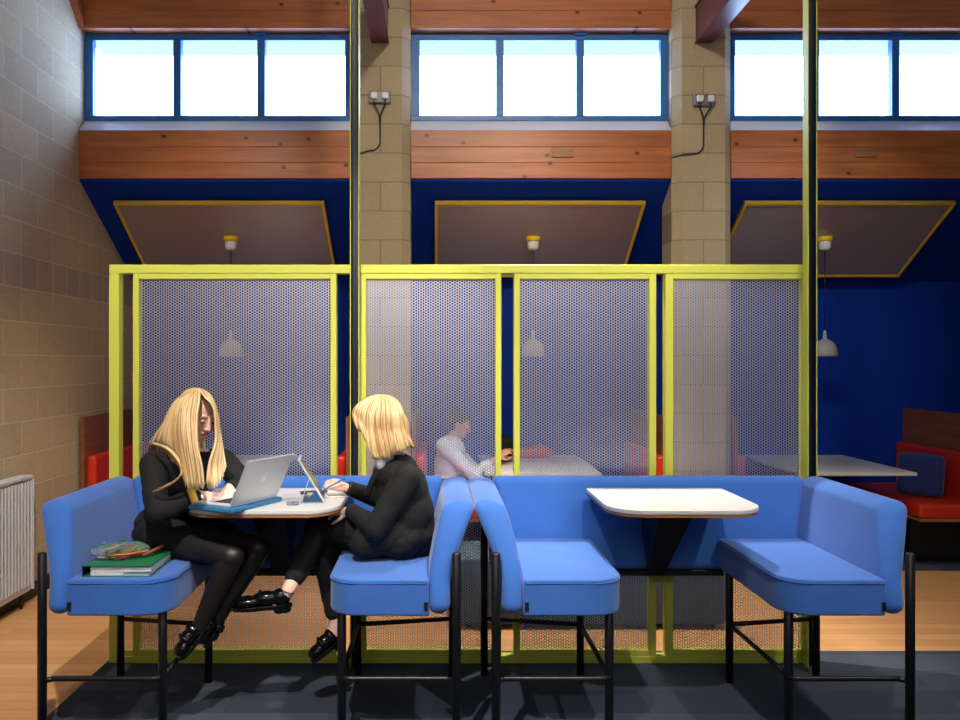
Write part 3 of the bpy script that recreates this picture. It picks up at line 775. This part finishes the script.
def loafer(par, heel, toe, up, name='shoe', sc=1.0):
    """chunky patent shoe from heel to toe"""
    heel, toe = V(heel), V(toe); d = (toe-heel).normalized(); up = (V(up)-d*V(up).dot(d)).normalized(); s = d.cross(up); L = (toe-heel).length
    def outline(w, ext=0):
        pts = []
        for k in range(28):
            a = 2*PI*k/28; x = math.cos(a); y = math.sin(a)
            wd = w*(.82+.2*max(0, x)-.1*(abs(x) < .35)*(x < 0.1))
            pts.append(((x*.5+.5)*(L+ext)-ext/2, y*wd))
        return pts
    M4 = Matrix(((d.x, s.x, up.x, heel.x), (d.y, s.y, up.y, heel.y), (d.z, s.z, up.z, heel.z), (0,0,0,1)))
    sole = prism(NB(), outline(.046, .012), -.004, .016, .003, 1, M4)
    prism(sole, [(p[0]*.3, p[1]*.92) for p in outline(.045)], -.022, -.003, .002, 1, M4)
    b = NB(); Q = lambda x, y, z: heel+d*x*L+s*y+up*z
    ell(b, Q(.74, 0, .034), (L*.27, .041, .027), d, s, up); ell(b, Q(.42, 0, .042), (L*.26, .036, .036), d, s, up); ell(b, Q(.17, 0, .044), (L*.18, .035, .042), d, s, up)
    o = organic(name, b, 'patent', par, .005, 3)
    obj('sole', sole, 'patent', o); 
    bb = tube(NB(), smoothpath([Q(.5, -.037, .045), Q(.52, -.02, .072), Q(.52, .02, .072), Q(.5, .037, .045)], 4), .006, 6, flat=1.6); obj('strap', bb, 'patent', o)
    return o

# ---- girl with long blonde hair on the left seat
g1 = thing('person', (-1.31, 3.88, .74), 'person with long blonde hair in black jumper and skirt typing at the laptop', 'person')
hip = V((-1.295, 3.90, .845)); nb = V((-1.185, 3.76, 1.225)); Rs = V((-1.305, 3.675, 1.175)); Ls = V((-1.035, 3.85, 1.175))
Re = V((-1.235, 3.53, .99)); Rw = V((-1.06, 3.60, 1.05)); Le = V((-.90, 3.88, 1.035)); Lw = V((-.975, 3.755, 1.065))
hc = at(198, 415, 3.65); hf = V((.72, -.60, -.36)); hu = V((.25, -.12, 1))
kR = V((-.925, 3.60, .775)); kL = V((-.84, 3.76, .775)); aR = V((-1.065, 3.60, .47)); aL = V((-1.01, 3.70, .475))
hR = hip+V((-.03, -.10, -.01)); hL = hip+V((.04, .08, -.01))
b = NB()
side = (Ls-Rs).normalized(); fw = side.cross(V((0,0,1)))*1
ell(b, hip, (.165, .115, .095), side, fw)
ell(b, hip.lerp(nb, .45), (.125, .085, .13), side, fw); ell(b, hip.lerp(nb, .78), (.14, .09, .13), side, fw)
chain(b, [nb+V((0,0,-.02)), Rs], [.05, .05]); chain(b, [nb+V((0,0,-.02)), Ls], [.05, .05])
chain(b, [nb+V((-.01,.01,-.03)), hc+V((-.02,.02,-.05))], [.05, .048])
chain(b, [Rs, Re, Rw], [.045, .034, .023]); chain(b, [Ls, Le, Lw], [.045, .034, .023])
chain(b, [hR, kR], [.085, .055]); chain(b, [kR, kR.lerp(aR, .35), aR], [.052, .05, .034]); chain(b, [hL, kL], [.085, .055]); chain(b, [kL, kL.lerp(aL, .35), aL], [.052, .05, .034])
tR = V((-1.125, 3.57, .35)); tL = V((-1.05, 3.72, .36))
chain(b, [aR, aR.lerp(tR, .9)], [.034, .025]); chain(b, [aL, aL.lerp(tL, .9)], [.034, .025])
hand(b, Rw, V((.85, .45, -.12)), V((.1, -.25, 1)), .35, 1, .92); hand(b, Lw, V((.1, -.9, -.15)), V((.1, 0, 1)), .35, -1, .9)
P, s_, f_, u_ = head(b, hc, hf, hu, .98)
body1 = organic('body', b, 'skin', g1, .0042, 3)
face_parts(P, s_, f_, u_, g1, .98)
b = NB()
ell(b, hip+V((0,0,.03)), (.175, .125, .10), side, fw); ell(b, hip.lerp(nb, .45), (.15, .112, .15), side, fw); ell(b, hip.lerp(nb, .75), (.162, .115, .13), side, fw)
chain(b, [nb+V((0,0,-.05)), Rs], [.065, .062]); chain(b, [nb+V((0,0,-.05)), Ls], [.065, .062])
chain(b, [Rs, Re, Re.lerp(Rw, .86)], [.062, .052, .038]); chain(b, [Ls, Le, Le.lerp(Lw, .86)], [.062, .052, .038])
organic('jumper', b, 'black_cloth', g1, .006, 5, .012, .06)
b = NB()
chain(b, [nb+V((0,0,-.025)), nb+V((.02,-.02,.005))], [.06, .056])
ell(b, nb+V((.045,-.075,-.03)), (.035, .02, .04), side, fw)
organic('collar', b, 'shirt', g1, .005, 2)
b = NB()
ell(b, hip+V((0,0,-.02)), (.185, .15, .095), side, V(fw)); chain(b, [hR, hR.lerp(kR, .62)], [.1, .078]); chain(b, [hL, hL.lerp(kL, .62)], [.1, .078])
chain(b, [hR.lerp(hL, .5), hR.lerp(hL, .5).lerp(kR.lerp(kL, .5), .6)], [.1, .075])
organic('skirt', b, 'black_cloth', g1, .007, 3, .012, .06)
b = NB()
for h_, k_, a_, t_ in ((hR, kR, aR, tR), (hL, kL, aL, tL)):
    chain(b, [h_, k_], [.0875, .0575]); chain(b, [k_, k_.lerp(a_, .35), a_], [.0545, .0525, .0365]); chain(b, [a_, a_.lerp(t_, .8)], [.0365, .03])
organic('tights', b, 'tights', g1, .006, 3)
loafer(g1, aR+V((.018, .0, -.035)), V((-1.135, 3.545, .335)), V((-.75, -.45, .5)))
loafer(g1, aL+V((.012, .0, -.035)), V((-1.055, 3.66, .345)), V((-.8, -.2, .5)))
obj('yellow_cuff', tube(NB(), [Re.lerp(Rw, .74), Re.lerp(Rw, .9)], [.049, .045], 16), 'yellow_knit', g1)
obj('bracelet', tube(NB(), [Re.lerp(Rw, .92), Re.lerp(Rw, 1.02)], [.030, .028], 16), 'silver', g1)
# hair
b = NB(); random.seed(11)
sh = NB()
ell(sh, P(0, -.032, .036), (.080, .089, .080), s_, f_, u_); ell(sh, P(0, -.05, -.05), (.085, .065, .12), s_, f_, u_)
shell = sh
for f in shell.faces: f.material_index = 0; f.smooth = True
merge(b, shell)
A = lambda *q: [at(*p) for p in q]
def Ad(*q): return [at(x, y, d) for x, y, d in q]
g_left = [
 Ad((196,389,3.70),(176,402,3.72),(163,424,3.74),(151,441,3.74),(148,450,3.80),(150,460,3.84)),
 Ad((196,389,3.69),(176,402,3.66),(167,424,3.64),(162,440,3.66),(162,448,3.72),(164,458,3.78)),
 Ad((197,389,3.68),(179,402,3.60),(172,424,3.57),(172,442,3.57),(175,452,3.58),(178,464,3.60)),
 Ad((197,389,3.66),(183,402,3.57),(179,424,3.53),(181,446,3.51),(184,466,3.48),(188,488,3.46)),
 Ad((198,389,3.64),(189,401,3.55),(187,422,3.50),(190,445,3.47),(193,466,3.46),(196,489,3.45)),
 Ad((199,389,3.63),(200,399,3.54),(197,418,3.49),(197,445,3.46),(201,466,3.45),(203,487,3.45))]
strands(b, g_left, 420, (.0036, .0012), .004, .012)
g_right = [
 Ad((199,389,3.64),(204,396,3.55),(214,409,3.54),(216,440,3.53),(210,462,3.50),(207,487,3.47)),
 Ad((199,389,3.65),(209,396,3.60),(216,414,3.58),(216,440,3.57),(212,464,3.54),(213,488,3.50)),
 Ad((199,389,3.67),(211,397,3.66),(218,418,3.65),(219,440,3.63),(218,464,3.60),(219,484,3.56)),
 Ad((198,389,3.70),(209,398,3.74),(217,420,3.76),(221,440,3.74),(223,455,3.72),(226,468,3.70))]
strands(b, g_right, 190, (.0034, .0011), .003, .008)
g_back = [
 Ad((196,390,3.74),(200,400,3.83),(203,425,3.86),(205,445,3.88),(207,460,3.88),(208,475,3.88)),
 Ad((196,390,3.74),(186,400,3.83),(182,425,3.87),(180,445,3.89),(178,465,3.90),(178,482,3.90)),
 Ad((196,389,3.72),(175,402,3.78),(163,425,3.82),(155,447,3.82),(150,465,3.82),(150,480,3.82))]
strands(b, g_back, 160, (.0045, .0015), .006, .012)
wisp = [Ad((152,444,3.60),(166,449,3.55),(178,462,3.50),(180,474,3.47),(170,484,3.47),(151,493,3.50)),
        Ad((154,442,3.60),(169,448,3.55),(181,462,3.50),(183,473,3.47),(173,482,3.47),(158,490,3.49))]
strands(b, wisp, 16, (.0019, .0007), .003, .004)
obj('hair', b, ['hair_a', 'hair_b', 'hair_c'], g1, smooth=True)

# ---- girl with blonde bob in blazer on the right seat of that booth
g2 = thing('person', (-.15, 3.82, .74), 'person with blonde bob in black blazer and trousers writing beside the tablet', 'person')
hip = V((-.15, 3.80, .84)); nb = V((-.205, 3.79, 1.185)); Ls = V((-.135, 3.655, 1.115)); Rs = V((-.17, 3.945, 1.125))
Le = V((-.275, 3.60, .90)); Lw = V((-.405, 3.79, .945)); Re = V((-.24, 4.0, .95)); Rw = at(348, 488, 3.86)
hc = at(382, 424, 3.76); hf = V((-.86, .06, -.5)); hu = V((-.35, 0, 1))
kL = V((-.565, 3.90, .845)); aL = at(288, 590, 3.70); kR = V((-.56, 3.93, .775)); aR = at(336, 622, 3.84)
hL = hip+V((-.02, -.09, -.01)); hR = hip+V((-.02, .09, -.01))
side = V((0, -1, 0)); fw = V((-1, 0, 0)); b = NB()
ell(b, hip, (.165, .11, .09), side, fw); ell(b, hip.lerp(nb, .45), (.125, .09, .13), side, fw); ell(b, hip.lerp(nb, .8), (.14, .095, .11), side, fw)
for sh_ in (Ls, Rs): chain(b, [nb+V((0,0,-.03)), sh_], [.05, .045])
chain(b, [nb+V((.0,0,-.03)), hc+V((.015,0,-.04))], [.05, .048])
chain(b, [Ls, Le, Lw], [.045, .034, .023]); chain(b, [Rs, Re, Rw], [.045, .034, .022])
chain(b, [hL, kL], [.085, .055]); chain(b, [kL, kL.lerp(aL, .35), aL], [.052, .048, .031]); chain(b, [hR, kR], [.085, .055]); chain(b, [kR, kR.lerp(aR, .35), aR], [.052, .048, .031])
tLx = at(236, 607, 3.68); tRx = at(316, 655, 3.80)
chain(b, [aL, aL+V((-.03,0,-.045)), aL.lerp(tLx, .75)], [.031, .034, .022]); chain(b, [aR, aR+V((-.01,0,-.05)), aR.lerp(tRx, .75)], [.031, .034, .022])
hand(b, Rw, V((-.9, -.1, .22)), V((-.15, -.55, .8)), .85, 1, .95); hand(b, Lw, V((-.85, .4, -.15)), V((0, -.3, 1)), .4, -1, .9)
P, s_, f_, u_ = head(b, hc, hf, hu, .98)
organic('body', b, 'skin', g2, .0042, 3)
face_parts(P, s_, f_, u_, g2, .98)
b = NB()
ell(b, hip+V((.0,0,.0)), (.182, .135, .09), side, fw); ell(b, hip+V((.01,0,.10)), (.16, .125, .12), side, fw); ell(b, hip.lerp(nb, .3)+V((.025,0,0)), (.165, .125, .16), side, fw); ell(b, hip.lerp(nb, .55)+V((.012,0,0)), (.165, .130, .16), side, fw); cap(b, hip+V((.03,0,-.02)), hip.lerp(nb, .6)+V((.03,0,0)), .12, .115); ell(b, hip.lerp(nb, .82), (.155, .112, .10), side, fw)
for sh_ in (Ls, Rs): chain(b, [nb+V((.02,0,-.055)), sh_], [.062, .062])
chain(b, [Ls, Le, Le.lerp(Lw, .9)], [.066, .056, .042]); chain(b, [Rs, Re, Re.lerp(Rw, .92)], [.062, .052, .038])
cap(b, hip+V((-.05,-.1,.02)), hip+V((-.18,-.13,-.02)), .09, .075); 
organic('blazer', b, 'black_cloth', g2, .006, 9, .010, .09)
b = NB(); chain(b, [nb+V((-.005,-.01,-.03)), nb+V((-.022,-.012,.012))], [.066, .060]); ell(b, at(381, 462, 3.70), (.03, .035, .04)); ell(b, at(388, 456, 3.71), (.03, .03, .03))
organic('shirt_collar', b, 'shirt', g2, .005, 2)
obj('lapel', tube(NB(), smoothpath([nb+V((.02,-.07,.01)), nb+V((-.04,-.088,-.01)), nb+V((-.085,-.10,-.07)), nb+V((-.12,-.08,-.16))], 5), [.012]*15+[.01], 8, flat=1.4), 'black_cloth', g2)
b = NB()
for h_, k_, a_, e in ((hL, kL, aL, .80), (hR, kR, aR, .88)):
    chain(b, [h_, k_], [.098, .072]); chain(b, [k_, k_.lerp(a_, .4), k_.lerp(a_, e)], [.07, .062, .046])
organic('trousers', b, 'black_cloth', g2, .006, 3, .012, .06)
loafer(g2, at(291, 606, 3.70), at(232, 610, 3.67), V((.0, -.05, 1)))
loafer(g2, at(341, 640, 3.84), at(313, 662, 3.80), V((-.5, -.1, .9)))
obj('anklet', tube(NB(), [aL+V((-.032,-.02,.012)), aL+V((-.012,-.034,.004)), aL+V((.016,-.03,-.008)), aL+V((.03,-.012,-.014))], .002, 6), 'iris', g2)
obj('wristwatch', tube(NB(), [Re.lerp(Rw, .96), Re.lerp(Rw, 1.03)], [.0285, .0275], 16), 'black_rubber', g2)
b = NB(); random.seed(5)
ell(b, P(0, -.028, .035), (.084, .098, .094), s_, f_, u_); ell(b, P(0, -.045, -.035), (.080, .072, .085), s_, f_, u_)
for f in b.faces: f.material_index = 0
dn, df = 3.66, 3.86
def bob(d0, d1, d2):
    return [
     Ad((374,396,3.76),(363,400,d0),(356,406,d1),(353,412,d1),(354,420,d2),(357,429,d2)),
     Ad((376,395,3.76),(367,402,d0),(361,411,d1),(360,419,d1),(361,427,d2),(363,434,d2)),
     Ad((377,395,3.76),(372,402,d0),(368,415,d1),(368,430,d1),(370,445,d2),(373,458,d2)),
     Ad((378,395,3.76),(375,402,d0),(371,416,d1),(371,430,d1),(374,446,d2),(377,459,d2)),
     Ad((380,395,3.76),(383,402,d0),(382,416,d1),(382,430,d1),(385,446,d2),(387,458,d2)),
     Ad((382,395,3.76),(391,402,d0),(393,416,d1),(394,430,d1),(396,442,d2),(399,453,d2)),
     Ad((384,395,3.77),(397,403,d0+.02),(402,416,d1+.03),(404,428,d1+.03),(408,438,d2+.03),(412,447,d2+.03))]
strands(b, bob(3.70, 3.665, 3.655), 420, (.0038, .0013), .003, .008)
strands(b, bob(3.82, 3.86, 3.86)[1:], 200, (.0045, .0015), .003, .008)
back = [Ad((384,395,3.77),(397,403,d),(403,416,d2),(405,428,d2),(409,438,d2),(413,447,d2)) for d, d2 in ((3.72, 3.69), (3.76, 3.76), (3.80, 3.84))]
strands(b, back, 180, (.0045, .0015), .003, .006)
obj('hair', b, ['hair_a', 'hair_b', 'hair_c'], g2, smooth=True)
hp = Rw+V((-.075, -.03, -.005))
o = obj('stylus', tube(NB(), [at(320, 493, 3.80), at(322, 491, 3.80), at(345, 478, 3.82)], [.0015, .0045, .0045], 10), 'case_blue'); setp(o, 'pale blue pen held by the person in the blazer', 'pen')

# ---- person in white shirt in the middle back booth
g3 = thing('person', (.12, 6.9, .52), 'person with short dark hair in white shirt leaning on the booth table behind the screen', 'person')
D = 6.85
hip = V((.10, D, .61)); nb = at(452, 440, D); hc = at(459, 424, D); sh1 = at(444, 446, D-.16); sh2 = at(448, 446, D+.16)
e1 = at(474, 476, D-.18); w1 = at(497, 458, D-.06); e2 = at(478, 474, D+.18); w2 = at(500, 456, D+.08)
k1 = V((.53, D-.11, .58)); k2 = V((.53, D+.11, .58)); a1 = V((.50, D-.11, .10)); a2 = V((.50, D+.11, .10))
b = NB(); side = V((0,1,0)); fw = V((1,0,0))
ell(b, hip, (.15, .11, .09), side, fw); ell(b, hip.lerp(nb, .4), (.15, .11, .16), side, fw); ell(b, hip.lerp(nb, .75), (.16, .1, .14), side, fw)
for q in (sh1, sh2): chain(b, [nb+V((0,0,-.03)), q], [.055, .055])
chain(b, [nb, hc+V((-.01,0,-.05))], [.055, .052])
chain(b, [sh1, e1, w1], [.05, .038, .026]); chain(b, [sh2, e2, w2], [.05, .038, .026])
for h_, k_, a_ in ((hip+V((0,-.09,0)), k1, a1), (hip+V((0,.09,0)), k2, a2)):
    chain(b, [h_, k_, k_.lerp(a_, .35), a_], [.085, .06, .055, .038]); chain(b, [a_+V((0,0,-.03)), a_+V((.16,0,-.05))], [.036, .028])
hand(b, w1, V((.8, .1, .55)), V((-.3, -.6, .5)), .6, 1); hand(b, w2, V((.8, -.1, .5)), V((-.3, .6, .5)), .6, -1)
P, s_, f_, u_ = head(b, hc, V((.9, -.1, -.35)), V((.2, 0, 1)))
organic('body', b, 'skin_man', g3, .006, 3); face_parts(P, s_, f_, u_, g3)
b = NB(); ell(b, hip+V((0,0,.04)), (.165, .13, .10), side, fw); ell(b, hip.lerp(nb, .4), (.17, .135, .17), side, fw); ell(b, hip.lerp(nb, .75), (.175, .12, .14), side, fw)
for q, e, w in ((sh1, e1, w1), (sh2, e2, w2)):
    chain(b, [nb+V((0,0,-.05)), q], [.065, .07]); chain(b, [q, e, e.lerp(w, .55)], [.07, .058, .05])
organic('shirt', b, 'shirt', g3, .008, 3, .02, .08)
b = NB()
for h_, k_, a_ in ((hip+V((0,-.09,0)), k1, a1), (hip+V((0,.09,0)), k2, a2)): chain(b, [h_, k_, a_], [.098, .075, .055])
organic('trousers', b, 'black_cloth', g3, .008, 3)
for a_ in (a1, a2): loafer(g3, a_+V((-.05, 0, -.072)), a_+V((.22, 0, -.072)), V((0,0,1)))
b = NB(); ell(b, P(0, -.024, .036), (.080, .094, .088), s_, f_, u_); ell(b, P(0, -.05, -.01), (.075, .058, .07), s_, f_, u_)
for k in range(240):
    a = random.uniform(0, 2*PI); q = random.uniform(.1, 1); dd = (s_*math.cos(a)*.8+f_*(math.sin(a)-.25)+u_*q).normalized()
    p = P(0, -.024, .036)+s_*dd.dot(s_)*.078+f_*dd.dot(f_)*.092+u_*dd.dot(u_)*.086
    tube(b, [p, p+dd*.008+f_*.006, p+dd*.010+f_*.016], [.003, .0025, .001], 4)
obj('hair', b, 'hair_dark', g3, smooth=True)

# ------------------------------------------------------------------ light
w = bpy.data.worlds.new('sky'); bpy.context.scene.world = w; w.use_nodes = True
bg = w.node_tree.nodes['Background']; bg.inputs['Color'].default_value = (.38, .58, 1.0, 1); bg.inputs['Strength'].default_value = 17.0
def spot(loc, tgt, e, col=(1, .93, .84), size=60, blend=.5, r=.04):
    l = bpy.data.lights.new('spot_or_fill', 'SPOT'); l.energy = e; l.color = col; l.spot_size = math.radians(size); l.spot_blend = blend; l.shadow_soft_size = r
    o = bpy.data.objects.new('spot_or_fill', l); C.objects.link(o); o.location = loc
    o.rotation_euler = (V(tgt)-V(loc)).to_track_quat('-Z', 'Y').to_euler(); return o
def area(loc, tgt, e, sx, sy, col=(1, .95, .88)):
    l = bpy.data.lights.new('fill_light', 'AREA'); l.shape = 'RECTANGLE'; l.size = sx; l.size_y = sy; l.energy = e; l.color = col
    o = bpy.data.objects.new('fill_light', l); C.objects.link(o); o.location = loc
    o.rotation_euler = (V(tgt)-V(loc)).to_track_quat('-Z', 'Y').to_euler(); return o
spot((-.7, 1.0, 4.6), (-1.1, 3.8, .8), 780, size=54)
spot((1.1, 1.5, 4.6), (.6, 4.0, .7), 370, size=50)
spot((2.9, 1.9, 4.6), (.9, 4.0, .7), 240, size=50)
spot((-1.7, 4.9, 4.1), (-1.75, 5.7, 0), 170, (1, .88, .70), size=62, blend=.7)
spot((.8, 4.8, 4.1), (.8, 5.0, 0), 700, (1, .92, .80), size=72, blend=.8)
spot((2.9, 4.8, 4.1), (2.9, 5.2, 0), 190, (1, .90, .76), size=58, blend=.8)
spot((.3, 1.4, 5.0), (.9, 6.3, 2.9), 430, (1, .89, .74), size=72, blend=1, r=.15)  # added warm fill to brighten the timber and piers, not a room fitting
spot((-1.6, 4.6, 4.0), (-1.8, 7.2, 1.6), 60, (1, .92, .8), size=70, blend=1)
spot((.8, 4.6, 4.0), (.8, 7.2, 1.6), 60, (1, .92, .8), size=70, blend=1)
spot((2.8, 4.4, 3.8), (3.0, 7.3, 1.8), 60, (.8, .9, 1), size=60, blend=1)
area((.5, 1.0, 5.3), (.5, 3.5, 0), 45, 5, 2)  # added overhead soft fill, no ceiling fixture here
area((0, -1.5, 3.2), (.3, 5, 1.4), 45, 5, 1.5)  # added frontal fill from behind the camera, no real lamp
for i, (x0, x1) in enumerate(bays):          # daylight entering through each clerestory window
    l = bpy.data.lights.new('window_portal', 'AREA'); l.shape = 'RECTANGLE'; l.size = x1-x0; l.size_y = .71; l.cycles.is_portal = True
    o = bpy.data.objects.new('window_portal', l); C.objects.link(o); o.location = ((x0+x1)/2, 6.52, 3.94); o.rotation_euler = (-PI/2, 0, 0)

cam = bpy.data.cameras.new('camera'); co = bpy.data.objects.new('camera', cam); C.objects.link(co)
co.location = (0, 0, H); co.rotation_euler = (PI/2, 0, 0); cam.lens = FPX/960*36; cam.sensor_width = 36; cam.shift_x = 43/960; cam.clip_end = 200
sc = bpy.context.scene; sc.camera = co
vs = sc.view_settings; vs.view_transform = 'Standard'; vs.look = 'None'; vs.gamma = 1; vs.exposure = 0.0; vs.use_curve_mapping = False
